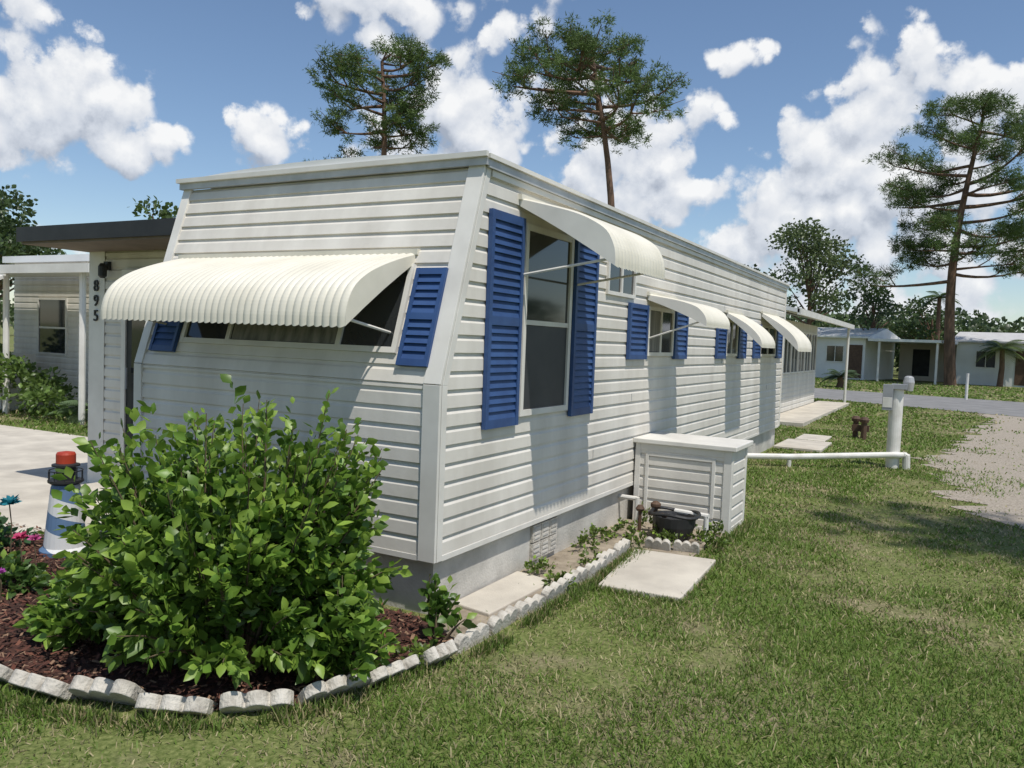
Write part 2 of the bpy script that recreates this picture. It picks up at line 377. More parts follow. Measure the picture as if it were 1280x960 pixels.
mx=N.new("ShaderNodeMix");mx.data_type='RGBA';L.new(n3.outputs[0],mx.inputs[0]);L.new(r1.outputs[0],mx.inputs[6]);L.new(r2.outputs[0],mx.inputs[7]);L.new(mx.outputs[2],b.inputs["Base Color"])
bp=N.new("ShaderNodeBump");bp.inputs["Strength"].default_value=.8;bp.inputs["Distance"].default_value=.02;L.new(noise(45,4).outputs["Fac"],bp.inputs["Height"]);L.new(bp.outputs[0],b.inputs["Normal"])
mb=MB(); R=900
mb.add([(-R,-R,0),(R,-R,0),(R,R,0),(-R,R,0)],[(0,1,2,3)],mg); mb.obj("ground")
poly("patio",[(-10,-.28),(-3.45,-.22),(-3.3,.1),(-2.75,.25),(-2.6,3.3),(-10,3.1)],.03,M_conc,thick=.08)
ROAD=[(-90,58),(-30,36.5),(-1,25),(4.3,22.5),(20,16),(60,0),(60,12),(20,27),(4.9,31.5),(-2,33),(-30,44),(-90,70)]
poly("road",ROAD,.012,M_asph)
poly("driveway",[(-16,-1.5),(-10.02,-1.2),(-10.02,3.1),(-16,3.3)],.02,M_conc)
gm=mat("gravel",(.46,.40,.32),(.22,.19,.15),scale=45,rough=.95,bump=1,bscale=120,c3=(.36,.31,.245),detail=8)
ge=[(2.75,5.6),(2.65,6.6),(2.75,7.3),(2.35,8.1),(2.5,9.2),(2.2,10.2),(2.5,11.6),(2.6,13),(2.9,15),(3.0,17),(3.4,19.5),(3.5,21),(3.1,22.9)]
gpts=[]
for i in range(len(ge)-1):
    for t in np.linspace(0,1,10,endpoint=False):
        x=ge[i][0]*(1-t)+ge[i+1][0]*t; y=ge[i][1]*(1-t)+ge[i+1][1]*t; gpts.append((float(x+1.1*(fbm(np.array([x*3]),np.array([y*3]),1.)[0]-.5)),float(y)))
gpts.append((3.2,22.9))
GRAV=gpts+[(7.2,21.5),(6.6,15),(6.3,10),(5.6,5.2),(4.4,4.7),(3.4,4.9)]
poly("gravel_drive",GRAV,.006,gm)
poly("dirt_strip",[(-.04,-.2),(.40,-.3),(.42,2.12),(.85,2.2),(.88,3.16),(-.04,3.16)],.008,M_dirt)
poly("paving_slab",[(.56,1.08),(1.10,1.13),(1.05,2.17),(.44,2.10)],.035,M_conc,thick=.06)
poly("paving_slab",[(-.02,.25),(.26,.2),(.28,1.0),(-.02,1.05)],.03,M_conc,thick=.04)
mb=MB(); mb.box((.02,9.7,0),(.75,11.0,.05),M_conc); mb.box((.1,11.2,0),(.6,12.2,.04),M_conc); mb.obj("step_slab",bevel=.01)

bed=[(-4.4,-1.15),(-3.2,-1.55),(-2.2,-1.8),(-1.5,-1.78),(-1.05,-1.72),(-.66,-1.66),(-.33,-1.54),(-.05,-1.40),(.12,-1.22),(.24,-1.0),(.30,-.72),(.36,-.4)]
poly("mulch_bed",bed+[(.38,-.25),(-.04,-.03),(-2.6,-.03),(-3.35,-.05),(-3.4,-.26),(-4.4,-.3)],.012,M_mulch)
def pip(x,y,pts):
    ins=np.zeros(len(x),bool); n=len(pts); j=n-1
    for i in range(n):
        xi,yi=pts[i];xj,yj=pts[j]
        c=((yi>y)!=(yj>y))&(x<(xj-xi)*(y-yi)/((yj-yi) if yj!=yi else 1e-9)+xi); ins^=c; j=i
    return ins
bedpoly=bed+[(.38,-.25),(-.04,-.03),(-3.4,-.1),(-4.4,-.3)]
n=16000; x=rng.uniform(-4.4,.4,n); y=rng.uniform(-1.85,-.05,n); k_=pip(x,y,bedpoly); x=x[k_];y=y[k_]; n=len(x)
a=rng.uniform(0,2*np.pi,n); ln=rng.uniform(.012,.04,n); w=ln*rng.uniform(.2,.45,n)
d=np.stack([np.cos(a),np.sin(a),rng.uniform(-.5,.5,n)],1); s=np.stack([-np.sin(a),np.cos(a),rng.uniform(-.5,.5,n)],1)
c=np.stack([x,y,.018+rng.uniform(0,.025,n)],1)
V=np.stack([c-d*ln[:,None]/2-s*w[:,None]/2,c+d*ln[:,None]/2-s*w[:,None]/2,c+d*ln[:,None]/2+s*w[:,None]/2,c-d*ln[:,None]/2+s*w[:,None]/2],1).reshape(-1,3)
i=np.arange(n)*4; F=np.concatenate([np.stack([i,i+1,i+2],1),np.stack([i,i+2,i+3],1)])
pal=np.array([[.11,.04,.026],[.07,.028,.018],[.17,.07,.045],[.045,.024,.016],[.26,.16,.10]]); C=np.repeat(pal[rng.integers(0,5,n)],4,0)
np_mesh("mulch_chips",V,F,C,M_chip)

def edging(name,path,block=.30,h=.085,th=.06,lean=0.,jit=.012,bumps=3,jl=.10,dip=.30):
    P=[Vector((*p,0)) for p in path]; mb=MB()
    cum=[0]
    for i in range(len(P)-1): cum.append(cum[-1]+(P[i+1]-P[i]).length)
    def at(s):
        for i in range(len(P)-1):
            if s<=cum[i+1]: 
                t=(s-cum[i])/(cum[i+1]-cum[i]); return P[i].lerp(P[i+1],t)
        return P[-1]
    s=0
    while s+block*.6<cum[-1]:
        a=at(s);b_=at(min(s+block-.012,cum[-1])); u=(b_-a); Ln=u.length
        if Ln<.05: break
        u.normalize(); nrm=Vector((u.y,-u.x,0)); w=Vector((0,0,1))
        u=(u+nrm*random.uniform(-.08,.08)+w*random.uniform(-.05,.05)).normalized()
        tl=lean+random.uniform(-jl,jl); w2=(w*math.cos(tl)+nrm*math.sin(tl)); n2=(nrm*math.cos(tl)-w*math.sin(tl))
        a=a+nrm*random.uniform(-jit,jit)+w*random.uniform(-.018,.006)
        seg=8; top=[]
        for q in range(bumps):
            for r in range(seg+1):
                if q and r==0: continue
                ph=r/seg; top.append(((q+ph)/bumps*Ln, h*(1-dip)+h*dip*math.sin(math.pi*ph)**.7 if 0<ph<1 else h*(1-dip)))
        pts=[a+u*x_+w2*z_ for x_,z_ in ([(0,-.05)]+top+[(Ln,-.05)])]
        mb.prism(pts,n2*-(th*random.uniform(.85,1.15)),M_stone)
        s+=block+random.uniform(0,.018)
    return mb.obj(name,bevel=.005)
edging("garden_edging",bed,block=.31,h=.125,th=.055,lean=.85,jit=.018,jl=.14,dip=.34)
edging("garden_edging",[(.40,-.34),(.41,.04),(.43,.81),(.41,1.6),(.42,2.08)],block=.30,h=.10,th=.05,lean=.15)
edging("garden_edging",[(.46,2.28),(.88,2.36)],block=.21,h=.09,th=.05,lean=.3)
edging("garden_edging",[(-5.2,-.55),(-4.1,-.42),(-3.3,-.38)],block=.27,h=.09,th=.08,lean=.3)

# ------------------------------------------------------------------ grass (one mesh)
def keep(x,y):
    k=~((x>-2.65)&(x<.0)&(y>0)&(y<10.15))
    k&=~pip(x,y,bedpoly)
    k&=~((x>-.05)&(x<.42)&(y>-.3)&(y<3.2)&(rng.random(len(x))>.06))
    k&=~((x>.0)&(x<.88)&(y>2.2)&(y<3.75)&(rng.random(len(x))>.10))
    k&=~pip(x,y,[(.56,1.09),(1.095,1.14),(1.045,2.16),(.44,2.09)])
    k&=~((x>-10)&(x<-2.6)&(y>-.25)&(y<3.1))
    k&=~((x>0)&(x<.75)&(y>9.7)&(y<11))&~((x>.1)&(x<.6)&(y>11.2)&(y<12.2))
    g=pip(x,y,GRAV); edge=np.clip((3.7-x)/1.3,0,1)
    k&=~(g&(rng.random(len(x))>.02+.45*edge*(fbm(x,y,.6)>.52)+.25*(fbm(x+9,y,.5)>.64)))
    k&=~pip(x,y,ROAD)
    k&=~((x>-16)&(x<-10)&(y>-1.3)&(y<3.3))
    return k
def blades(x0,x1,y0,y1,dens,l0,l1,w0,w1):
    n=int((x1-x0)*(y1-y0)*dens); x=rng.uniform(x0,x1,n);y=rng.uniform(y0,y1,n)
    p=fbm(x,y,1.1)+.14*(fbm(x-3,y+8,.28)-.5)-.035; q=fbm(x+30,y-12,.30)
    k=keep(x,y)&(rng.random(n)<np.clip(1.2-1.5*np.clip((p-.49)/.16,0,1)*.56-.45*(q>.62),.2,1))
    x=x[k];y=y[k];p=p[k];q=q[k];n=len(x)
    a=rng.uniform(0,2*np.pi,n); ln=rng.uniform(l0,l1,n)*(.65+.8*q)*np.clip(1.25-(p-.4)*1.8,.6,1.2); w=rng.uniform(w0,w1,n)
    le=rng.uniform(.3,1.5,n)
    b=rng.uniform(0,2*np.pi,n)
    base=np.stack([x,y,np.zeros(n)],1); sd=np.stack([np.cos(a),np.sin(a),np.zeros(n)],1)*w[:,None]/2
    up=np.stack([np.cos(b)*np.sin(le),np.sin(b)*np.sin(le),np.cos(le)],1)*ln[:,None]
    up2=up.copy(); up2[:,2]*=.8; 
    mid=base+up*.55; mid[:,2]+=ln*.08; tip=base+up2*1.0
    V=np.stack([base-sd,base+sd,mid+sd*.8,mid-sd*.8,tip],1).reshape(-1,3)
    i=np.arange(n)*5; F=np.concatenate([np.stack([i,i+1,i+2],1),np.stack([i,i+2,i+3],1),np.stack([i+3,i+2,i+4],1)])
    dry=np.clip((p-.41)/.22+rng.normal(0,.25,n),0,1)[:,None]
    g=np.array([.130,.215,.036])*(rng.uniform(.6,1.35,n)[:,None]); g2=np.array([.22,.29,.055]); 
    gg=g*(1-.4*q[:,None])+g2*.4*q[:,None]
    st=np.array([.46,.40,.22])*rng.uniform(.6,1.2,n)[:,None]
    isd=(rng.random(n)[:,None]<dry*.48+.10)
    C=np.where(isd,st,gg)
    return V,F,np.repeat(C,5,0)
parts=[blades(-3.2,5.2,-3.4,1.2,7000,.024,.052,.004,.007),
       blades(0,5.2,1.2,4,4200,.025,.05,.006,.009),
       blades(-1,7,4,9,1800,.03,.05,.010,.015),
       blades(-1,9,9,16,600,.03,.06,.016,.026),
       blades(-6,14,16,26,190,.04,.07,.03,.05),
       blades(-20,30,26,48,50,.05,.09,.05,.10),
       blades(-14,-2.6,-3,8,220,.04,.08,.014,.022),
       blades(-12,-4,3.1,9,250,.05,.09,.02,.03)]
def fringe(path,n,sp,l0,l1):
    P=np.array(path,float); seg=np.linalg.norm(np.diff(P,axis=0),axis=1); cum=np.concatenate([[0],np.cumsum(seg)])
    s_=rng.uniform(0,cum[-1],n); j=np.clip(np.searchsorted(cum,s_)-1,0,len(seg)-1); t=((s_-cum[j])/seg[j])[:,None]
    p=P[j]*(1-t)+P[j+1]*t; d=(P[j+1]-P[j])/seg[j][:,None]; nr=np.stack([d[:,1],-d[:,0]],1)
    p=p+nr*np.abs(rng.normal(0,sp,n))[:,None]
    m_=fbm(p[:,0]*2,p[:,1]*2,.35)>.42; p=p[m_]; n=len(p)
    a=rng.uniform(0,2*np.pi,n); ln=rng.uniform(l0,l1,n); w=rng.uniform(.004,.008,n); le=rng.uniform(.1,1.0,n); b=rng.uniform(0,2*np.pi,n)
    base=np.concatenate([p,np.zeros((n,1))],1); sd=np.stack([np.cos(a),np.sin(a),np.zeros(n)],1)*w[:,None]/2
    up=np.stack([np.cos(b)*np.sin(le),np.sin(b)*np.sin(le),np.cos(le)],1)*ln[:,None]
    mid=base+up*.55; mid[:,2]+=ln*.1; tip=base+up
    V=np.stack([base-sd,base+sd,mid+sd*.8,mid-sd*.8,tip],1).reshape(-1,3)
    i=np.arange(n)*5; F=np.concatenate([np.stack([i,i+1,i+2],1),np.stack([i,i+2,i+3],1),np.stack([i+3,i+2,i+4],1)])
    C=np.where(rng.random((n,1))<.25,np.array([.42,.36,.19]),np.array([.13,.20,.038]))*rng.uniform(.6,1.3,n)[:,None]
    return V,F,np.repeat(C,5,0)
parts.append(fringe([(x-.0,y-.13) for x,y in bed],6000,.05,.035,.08))
parts.append(fringe([(.47,-.4),(.47,.8),(.46,2.1)],3000,.04,.04,.08))
parts.append(fringe([(.42,2.12),(.54,1.06),(1.12,1.10),(1.07,2.2)],1800,.02,.03,.06))
parts.append(fringe([(.92,2.4),(.95,3.15),(.95,3.8)],900,.04,.04,.10))
Vs=[];Fs=[];Cs=[];o_=0
for V,F,C in parts: Vs.append(V);Fs.append(F+o_);Cs.append(C);o_+=len(V)
np_mesh("grass",np.concatenate(Vs),np.concatenate(Fs),np.concatenate(Cs),M_grass)

# ------------------------------------------------------------------ leaves helper
def leaves(cent,dirs,ln,wr,colr,fold=.25):
    n=len(cent); dirs=unit(dirs); rnd=rng.normal(size=(n,3)); side=unit(np.cross(dirs,rnd)); nrm=np.cross(dirs,side)
    L_=ln[:,None]; 
    b=cent; t=cent+dirs*L_ - np.array([0,0,1])*L_*.12; m_=cent+dirs*L_*.45 - nrm*L_*fold*.4
    l=cent+dirs*L_*.40+side*L_*wr*.5; r=cent+dirs*L_*.40-side*L_*wr*.5
    l2=cent+dirs*L_*.72+side*L_*wr*.33- np.array([0,0,1])*L_*.05; r2_=cent+dirs*L_*.72-side*L_*wr*.33- np.array([0,0,1])*L_*.05
    V=np.stack([b,l,l2,t,r2_,r,m_],1).reshape(-1,3); i=np.arange(n)*7
    F=np.concatenate([np.stack([i+p,i+q,i+6],1) for p,q in ((0,1),(1,2),(2,3),(3,4),(4,5),(5,0))])
    return V,F,np.repeat(colr,7,0)
def bush(name,c,rx,ry,h,nsh,per,ln,basec,tw=True,parent=None,wob=.25,low=.05,seed=1,tips=(.30,.44,.07),sq=1.):
    r_=np.random.default_rng(seed); mbt=MB(); cen=[];dr=[];cl=[];lns=[]
    for i in range(nsh):
        az=r_.uniform(0,2*np.pi); u=r_.uniform(low,1)**.8; ph=np.arcsin(u)
        rad=r_.uniform(.86,1.12)*(1+wob*(vnoise(np.array([az*1.4+seed]),np.array([ph*2.]),1.)[0]-.5)*1.4)
        if r_.random()<.30: rad*=r_.uniform(.45,.85)
        ch=np.cos(ph)**sq
        end=np.array([c[0]+rx*ch*np.cos(az)*rad,c[1]+ry*ch*np.sin(az)*rad,c[2]+h*(.10+.90*np.sin(ph))*(.35+.65*rad)])
        end[2]=max(end[2],.06)
        st=np.array([c[0]+rx*.30*np.cos(az),c[1]+ry*.25*np.sin(az),c[2]+.02])
        mid=st*.5+end*.5+np.array([0,0,.12*h])*(1-u)*.8
        P=[]
        for t in np.linspace(0,1,9): P.append((1-t)**2*st+2*t*(1-t)*mid+t*t*end)
        if tw and i%2==0: mbt.tube([Vector(p) for p in P[::2]],[.010,.008,.006,.004,.002],M_twig,5,False)
        P=np.array(P); tv_=P[-1]-P[-2]; tv_/=np.linalg.norm(tv_)
        for k in range(per):
            t=.40+.60*(k+r_.random())/per; f=t*8; a=int(min(f,7)); p=P[a]+(P[a+1]-P[a])*(f-a)
            rd=r_.normal(size=3); rd-=tv_*(rd@tv_)*.5; rd/=np.linalg.norm(rd)
            d=tv_*(.35+.5*t)+rd*.85+np.array([0,0,.10]); cen.append(p+rd*.008);dr.append(d)
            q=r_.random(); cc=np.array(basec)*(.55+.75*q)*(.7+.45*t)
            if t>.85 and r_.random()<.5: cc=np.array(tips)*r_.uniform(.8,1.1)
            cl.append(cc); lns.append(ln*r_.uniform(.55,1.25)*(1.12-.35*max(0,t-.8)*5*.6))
    root=parent or empty(name)
    if tw: mbt.obj("stems",root)
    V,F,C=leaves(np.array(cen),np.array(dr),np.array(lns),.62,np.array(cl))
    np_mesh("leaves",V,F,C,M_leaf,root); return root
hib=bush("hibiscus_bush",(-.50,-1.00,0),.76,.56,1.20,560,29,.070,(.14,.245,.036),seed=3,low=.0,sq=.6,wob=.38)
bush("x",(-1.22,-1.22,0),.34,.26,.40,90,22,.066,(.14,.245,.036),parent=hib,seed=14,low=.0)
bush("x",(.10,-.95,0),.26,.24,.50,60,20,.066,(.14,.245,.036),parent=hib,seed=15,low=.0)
bush("garden_sprig",(.22,-.28,0),.16,.12,.36,14,10,.065,(.10,.19,.03),seed=5)
wd=empty("weeds")
for (x,y,h,s) in ((.12,1.12,.12,6),(.30,1.55,.14,7),(.10,1.9,.16,8),(.5,2.65,.16,9),(.25,2.9,.2,10),(.72,2.75,.14,11),(.34,.95,.09,12),(.95,2.6,.12,13),(.60,2.45,.12,14),(.85,2.95,.15,15),(.2,2.5,.16,16),(.38,2.3,.12,17),(.05,2.3,.12,18),(.30,-.55,.10,19),(.15,-.9,.08,20)):
    bush("w",(x,y,0),.13,.13,h,14,9,.035,(.14,.20,.04),tw=False,parent=wd,seed=s)

fl=empty("garden_flowers"); mbs=MB(); cen=[];dr=[];cl=[];ln=[]
r_=np.random.default_rng(4)
for k,(x,y,z,cc,rad) in enumerate([(-2.35,-.95,.30,(.55,.06,.16),.05),(-2.55,-.75,.22,(.60,.10,.30),.045),(-3.05,-.62,.36,(.02,.22,.28),.085),(-2.80,-1.05,.22,(.03,.20,.27),.06),(-2.2,-1.15,.16,(.45,.09,.4),.04),(-3.2,-.8,.24,(.55,.12,.22),.045),(-2.0,-1.3,.12,(.5,.12,.3),.035),(-2.45,-1.2,.2,(.62,.2,.35),.04)]):
    mbs.tube([(x,y,0),(x+.01,y,z*.6),(x,y-.01,z)],.004,M_twig,5)
    for j in range(22):
        th=2*np.pi*j/11+.3*(j>10); e_=.2+.5*(j>10)
        d=np.array([np.cos(th),np.sin(th)*.8-.3,e_]); cen.append((x,y,z));dr.append(d);cl.append(np.array(cc)*r_.uniform(.7,1.2));ln.append(rad*r_.uniform(.85,1.1))
V,F,C=leaves(np.array(cen),np.array(dr),np.array(ln),.45,np.array(cl)); np_mesh("petals",V,F,C,M_petal,fl); mbs.obj("stems",fl)
bush("x",(-2.45,-1.0,0),.40,.25,.15,50,10,.06,(.09,.17,.04),tw=False,parent=fl,seed=21)
bush("x",(-3.4,-.6,0),.4,.25,.22,40,10,.06,(.06,.14,.05),tw=False,parent=fl,seed=22)

# ------------------------------------------------------------------ lighthouse ornament
lh=empty("lighthouse_ornament"); cx,cy=-2.82,-.38
mstripe=bpy.data.materials.new("lighthouse_stripes"); mstripe.use_nodes=True; nt=mstripe.node_tree;N=nt.nodes;L=nt.links;b=N["Principled BSDF"];b.inputs["Roughness"].default_value=.55
g=N.new("ShaderNodeNewGeometry"); sp=N.new("ShaderNodeSeparateXYZ"); vm=N.new("ShaderNodeVectorMath");vm.operation='SUBTRACT';vm.inputs[1].default_value=(cx,cy,0)
L.new(g.outputs["Position"],vm.inputs[0]);L.new(vm.outputs[0],sp.inputs[0])
at=N.new("ShaderNodeMath");at.operation='ARCTAN2';L.new(sp.outputs[1],at.inputs[0]);L.new(sp.outputs[0],at.inputs[1])
m1=N.new("ShaderNodeMath");m1.operation='MULTIPLY_ADD';m1.inputs[1].default_value=1/(2*math.pi);L.new(at.outputs[0],m1.inputs[0])
m2=N.new("ShaderNodeMath");m2.operation='MULTIPLY';m2.inputs[1].default_value=4.2;L.new(sp.outputs[2],m2.inputs[0]);L.new(m2.outputs[0],m1.inputs[2])
fr=N.new("ShaderNodeMath");fr.operation='FRACT';L.new(m1.outputs[0],fr.inputs[0])
rr=N.new("ShaderNodeValToRGB");rr.color_ramp.interpolation='CONSTANT';rr.color_ramp.elements[0].color=(.62,.62,.60,1);rr.color_ramp.elements[1].position=.5;rr.color_ramp.elements[1].color=(.10,.17,.28,1);L.new(fr.outputs[0],rr.inputs[0]);L.new(rr.outputs[0],b.inputs["Base Color"])
mb=MB(); mb.lathe((cx,cy,0),[(.16,0),(.16,.04),(.135,.06),(.092,.47),(.085,.49)],mstripe,24); mb.obj("tower",lh,smooth=False)
mb=MB(); mb.lathe((cx,cy,.49),[(.09,0),(.112,.015),(.112,.03),(.062,.032),(.062,.13)],M_black,20)
for j in range(10):
    th=2*math.pi*j/10; mb.tube([(cx+.106*math.cos(th),cy+.106*math.sin(th),.52),(cx+.106*math.cos(th),cy+.106*math.sin(th),.585)],.004,M_black,5)
ring=[(cx+.106*math.cos(t),cy+.106*math.sin(t),.585) for t in np.linspace(0,2*math.pi,25)]; mb.tube(ring,.004,M_black,5)
mb.lathe((cx,cy,.615),[(.088,0),(.088,.012),(.06,.02)],M_black,20); mb.obj("gallery",lh)
mb=MB(); mb.lathe((cx,cy,.635),[(.062,0),(.062,.06),(.055,.074),(.02,.08)],M_red,20); mb.obj("cap",lh,smooth=False)

# ------------------------------------------------------------------ valves next to the enclosure
pv=empty("water_valve"); mb=MB()
mb.lathe((.55,2.72,0),[(.13,0),(.17,.12),(.18,.20),(.165,.20),(.14,.14)],M_black,22)
mb.tube([(.36,2.80,.0),(.36,2.80,.24)],.02,M_brown,8); mb.tube([(.30,2.80,.17),(.46,2.80,.17)],.018,M_brown,8)
mb.lathe((.36,2.80,.22),[(.035,0),(.045,.02),(.045,.04),(.02,.06)],M_brown,10)
mb.tube([(.24,2.75,.0),(.24,2.75,.20)],.016,M_brown,8); mb.lathe((.24,2.75,.19),[(.03,0),(.04,.02),(.02,.05)],M_brown,10)
ring=[(.55+.2*math.cos(t),2.74+.17*math.sin(t),.215+.01*math.sin(3*t)) for t in np.linspace(0,2*math.pi,30)]; mb.tube(ring,.014,M_black,6)
mb.obj("valves",pv)
mb=MB(); mb.tube([(.14,2.95,.0),(.14,2.95,.26)],.022,M_pvc,10); mb.tube([(.14,2.95,.25),(-.03,2.95,.25)],.02,M_pvc,8)
mb.tube([(.78,2.86,0),(.78,2.86,.2)],.022,M_pvc,10); mb.tube([(.5,2.9,.2),(.8,2.86,.2)],.022,M_pvc,10); mb.obj("pipes",pv)

up_=empty("utility_post"); mb=MB()
mb.tube([(1.83,8.74,0),(1.83,8.74,.95),(1.83,8.74,1.14)],.09,M_pvc,20); mb.obj("post",up_)
mb=MB(); mb.box((1.66,8.60,.82),(1.79,8.70,1.18),M_grey); mb.box((1.76,8.62,1.12),(1.96,8.84,1.19),M_grey)
mb.lathe((1.97,8.80,1.10),[(.06,0),(.075,.12),(.06,.19),(.03,.21)],M_metal,16)
mb.box((1.665,8.595,.86),(1.785,8.5995,1.0),M_pvc); mb.obj("meter_box",up_,bevel=.006)
mb=MB(); mb.tube([(-.04,7.45,.12),(.6,7.75,.14),(1.83,8.62,.2),(2.0,8.72,.2)],.042,M_pvc,12); mb.tube([(1.96,8.70,.2),(2.0,8.72,.2),(2.01,8.72,.0)],.052,M_pvc,12); mb.tube([(.6,7.75,.0),(.6,7.75,.1)],.03,M_pvc,8); mb.obj("drain_pipe")
mb=MB(); 
for dx in (0,.16): 
    mb.tube([(.96+dx,12.6-dx,0),(.96+dx,12.6-dx,.34)],.05,M_brown,8); mb.lathe((.96+dx,12.6-dx,.32),[(.075,0),(.085,.05),(.05,.1)],M_brown,10)
mb.box((.9,12.5,.14),(1.2,12.56,.26),M_brown); mb.obj("standpipe")
mb=MB(); mb.tube([(3.0,31,0),(3.0,31,1.0)],.05,M_pvc,8); mb.obj("marker_post")

# ================================================================== TREES
def needles(cs,rad,per,w,basec,r_,shade):
    n=len(cs)*per; c=np.repeat(cs,per,0); rd=np.repeat(rad,per)
    d=unit(r_.normal(size=(n,3))); d[:,2]=d[:,2]*.75+.15
    off=d*(rd*r_.uniform(0,.8,n))[:,None]; ln=rd*r_.uniform(.3,.6,n)
    s=unit(np.cross(d,r_.normal(size=(n,3))))*(w*r_.uniform(.6,1.3,n))[:,None]
    a=c+off; d2=unit(d+r_.normal(size=(n,3))*.6)
    V=np.stack([a-s,a+s,a+d2*ln[:,None]],1).reshape(-1,3); i=np.arange(n)*3
    cl=np.repeat(shade,per)*r_.uniform(.75,1.25,n)
    C=np.repeat(np.array(basec)[None]*cl[:,None],3,0)
    return V,np.stack([i,i+1,i+2],1),C
U7=[float(u) for u in np.linspace(0,1,7)]; U10=[float(u) for u in np.linspace(0,1,10)]
def pine(name,x,y,H,z0,R,seed,nl=18,lean=(0,0),rt=.22,basec=(.11,.165,.045),prof=None,cr=.34,per=42,pads=3,pr=.85,ncl=13,low=()):
    """slash pine: bare leaning trunk, crooked limbs that each carry a few rounded pads of needle tufts"""
    r_=np.random.default_rng(seed); root=empty(name); mb=MB()
    tp=[(x+lean[0]*t*t+.28*math.sin(4.3*t+seed),y+lean[1]*t*t,H*.90*t) for t in U10]
    mb.tube(tp,[rt*(1-.78*t)+.02 for t in U10],M_bark,9)
    cs=[];rad=[];sh=[]
    prof=prof or (lambda t:1.)
    def pad(q,s):
        tone=r_.uniform(.72,1.25)
        for m_ in range(max(5,int(ncl*s))):
            o=unit(r_.normal(size=3))*r_.uniform(.2,1)**.6*pr*s*np.array([1,1,.55]); cs.append(np.array(q)+o); rad.append(cr*r_.uniform(.7,1.2)); sh.append(tone*r_.uniform(.8,1.2))
    def limb(z,az,Lr,rise):
        f=min(z/(H*.90),1); k=min(int(f*9),8); a=Vector(tp[k]).lerp(Vector(tp[k+1]),min(f*9-k,1))
        end=a+Vector((math.cos(az)*Lr,math.sin(az)*Lr,rise))
        mid=a.lerp(end,.5)+Vector((r_.uniform(-.25,.25)*Lr,r_.uniform(-.25,.25)*Lr,r_.uniform(-.22,.05)*Lr))
        pts=[a*((1-u)**2)+mid*(2*u*(1-u))+end*(u*u) for u in U7]
        r0=.03+.020*Lr; mb.tube(pts,[r0*(1-.75*u) for u in U7],M_bark,6,False)
        pad(end,r_.uniform(.75,1.2))
        for j in range(pads-1+(Lr>2.6)):
            u=r_.uniform(.45,.95); kk=min(int(u*6),5); p=pts[kk].lerp(pts[kk+1],u*6-kk)
            th=az+r_.uniform(-1.5,1.5); sl=r_.uniform(.5,1.15)*(.3+.27*Lr)
            q=p+Vector((math.cos(th)*sl,math.sin(th)*sl,r_.uniform(.0,.8)*sl+.15))
            mb.tube([p,p.lerp(q,.55)+Vector((0,0,-.08)),q],[.04,.028,.015],M_bark,5,False)
            for b_ in range(3):
                qq=q+Vector((r_.normal()*.4,r_.normal()*.4,r_.uniform(-.1,.35))); mb.tube([p.lerp(q,.7),qq],[.02,.01],M_bark,4,False)
            pad(q,r_.uniform(.6,1.05))
    for i in range(nl):
        t=(i+r_.uniform(.1,.9))/nl; z=z0+(H*.90-z0)*t
        Lr=R*prof(t)*r_.uniform(.45,1.05); limb(z,i*2.399+r_.uniform(-.7,.7),max(.5,Lr-.3*pr),(.05+.35*t)*Lr*r_.uniform(-.1,1.3))
    for (z,az,Lr,rise) in low: limb(z,az,Lr,rise)
    tt=Vector(tp[-1])
    for j in range(3): 
        q=tt+Vector((r_.normal()*.6,r_.normal()*.6,r_.uniform(.1,H*.06))); mb.tube([tt,q],[.05,.015],M_bark,5,False); pad(q,.85)
    mb.obj("trunk",root)
    V,F,C=needles(np.array(cs),np.array(rad),per,.024,basec,r_,np.array(sh)); np_mesh("needles",V,F,C,M_need,root)
    return root
ell=lambda t,c=.5,w=.60:max(.35,math.sqrt(max(0,1-((t-c)/w)**2)))
pine("pine_tree",-10.7,28.6,15.7,10.3,3.9,31,nl=24,lean=(-1.0,-.2),prof=lambda t:ell(t,.5,.66),ncl=14)
pine("pine_tree",-19.6,24.2,15.0,9.6,3.2,42,nl=20,lean=(-.7,.3),prof=lambda t:ell(t,.5,.66),ncl=14,low=((9.0,math.radians(200),2.6,-.2),))
pine("pine_tree",2.3,47.2,16.2,6.4,5.2,53,nl=32,lean=(.6,0),rt=.30,prof=lambda t:ell(t,.45,.66),cr=.42,pr=1.1,ncl=17,low=((5.8,math.radians(190),4.2,-.3),(6.2,math.radians(20),3.8,.3)))
pine("pine_tree",7.4,2.0,12.5,9.8,1.1,64,nl=6,ncl=8)

def crown(cl_list,leaf,n,basec,seed):
    r_=np.random.default_rng(seed); cen=[];dr=[];cl=[]
    for (x,y,z,rx,ry,rz) in cl_list:
        m_=int(n*(rx*rz)/(1.)); d=unit(r_.normal(size=(m_,3))); d[:,2]=np.where(d[:,2]<-.4,-d[:,2],d[:,2])
        bump=1+.35*(vnoise(d[:,0]*3+x,d[:,2]*3+d[:,1]*2+z,.8)-.5)
        rr=r_.uniform(.55,1.08,m_)*bump
        p=np.array([x,y,z])+d*np.array([rx,ry,rz])*rr[:,None]
        cen.append(p);dr.append(d+r_.normal(size=(m_,3))*.8); sh=(.55+.6*r_.random(m_))*r_.uniform(.75,1.25); cl.append(np.array(basec)*sh[:,None])
    cen=np.concatenate(cen);dr=np.concatenate(dr);cl=np.concatenate(cl)
    return leaves(cen,dr,r_.uniform(.6,1.3,len(cen))*leaf,.7,cl)
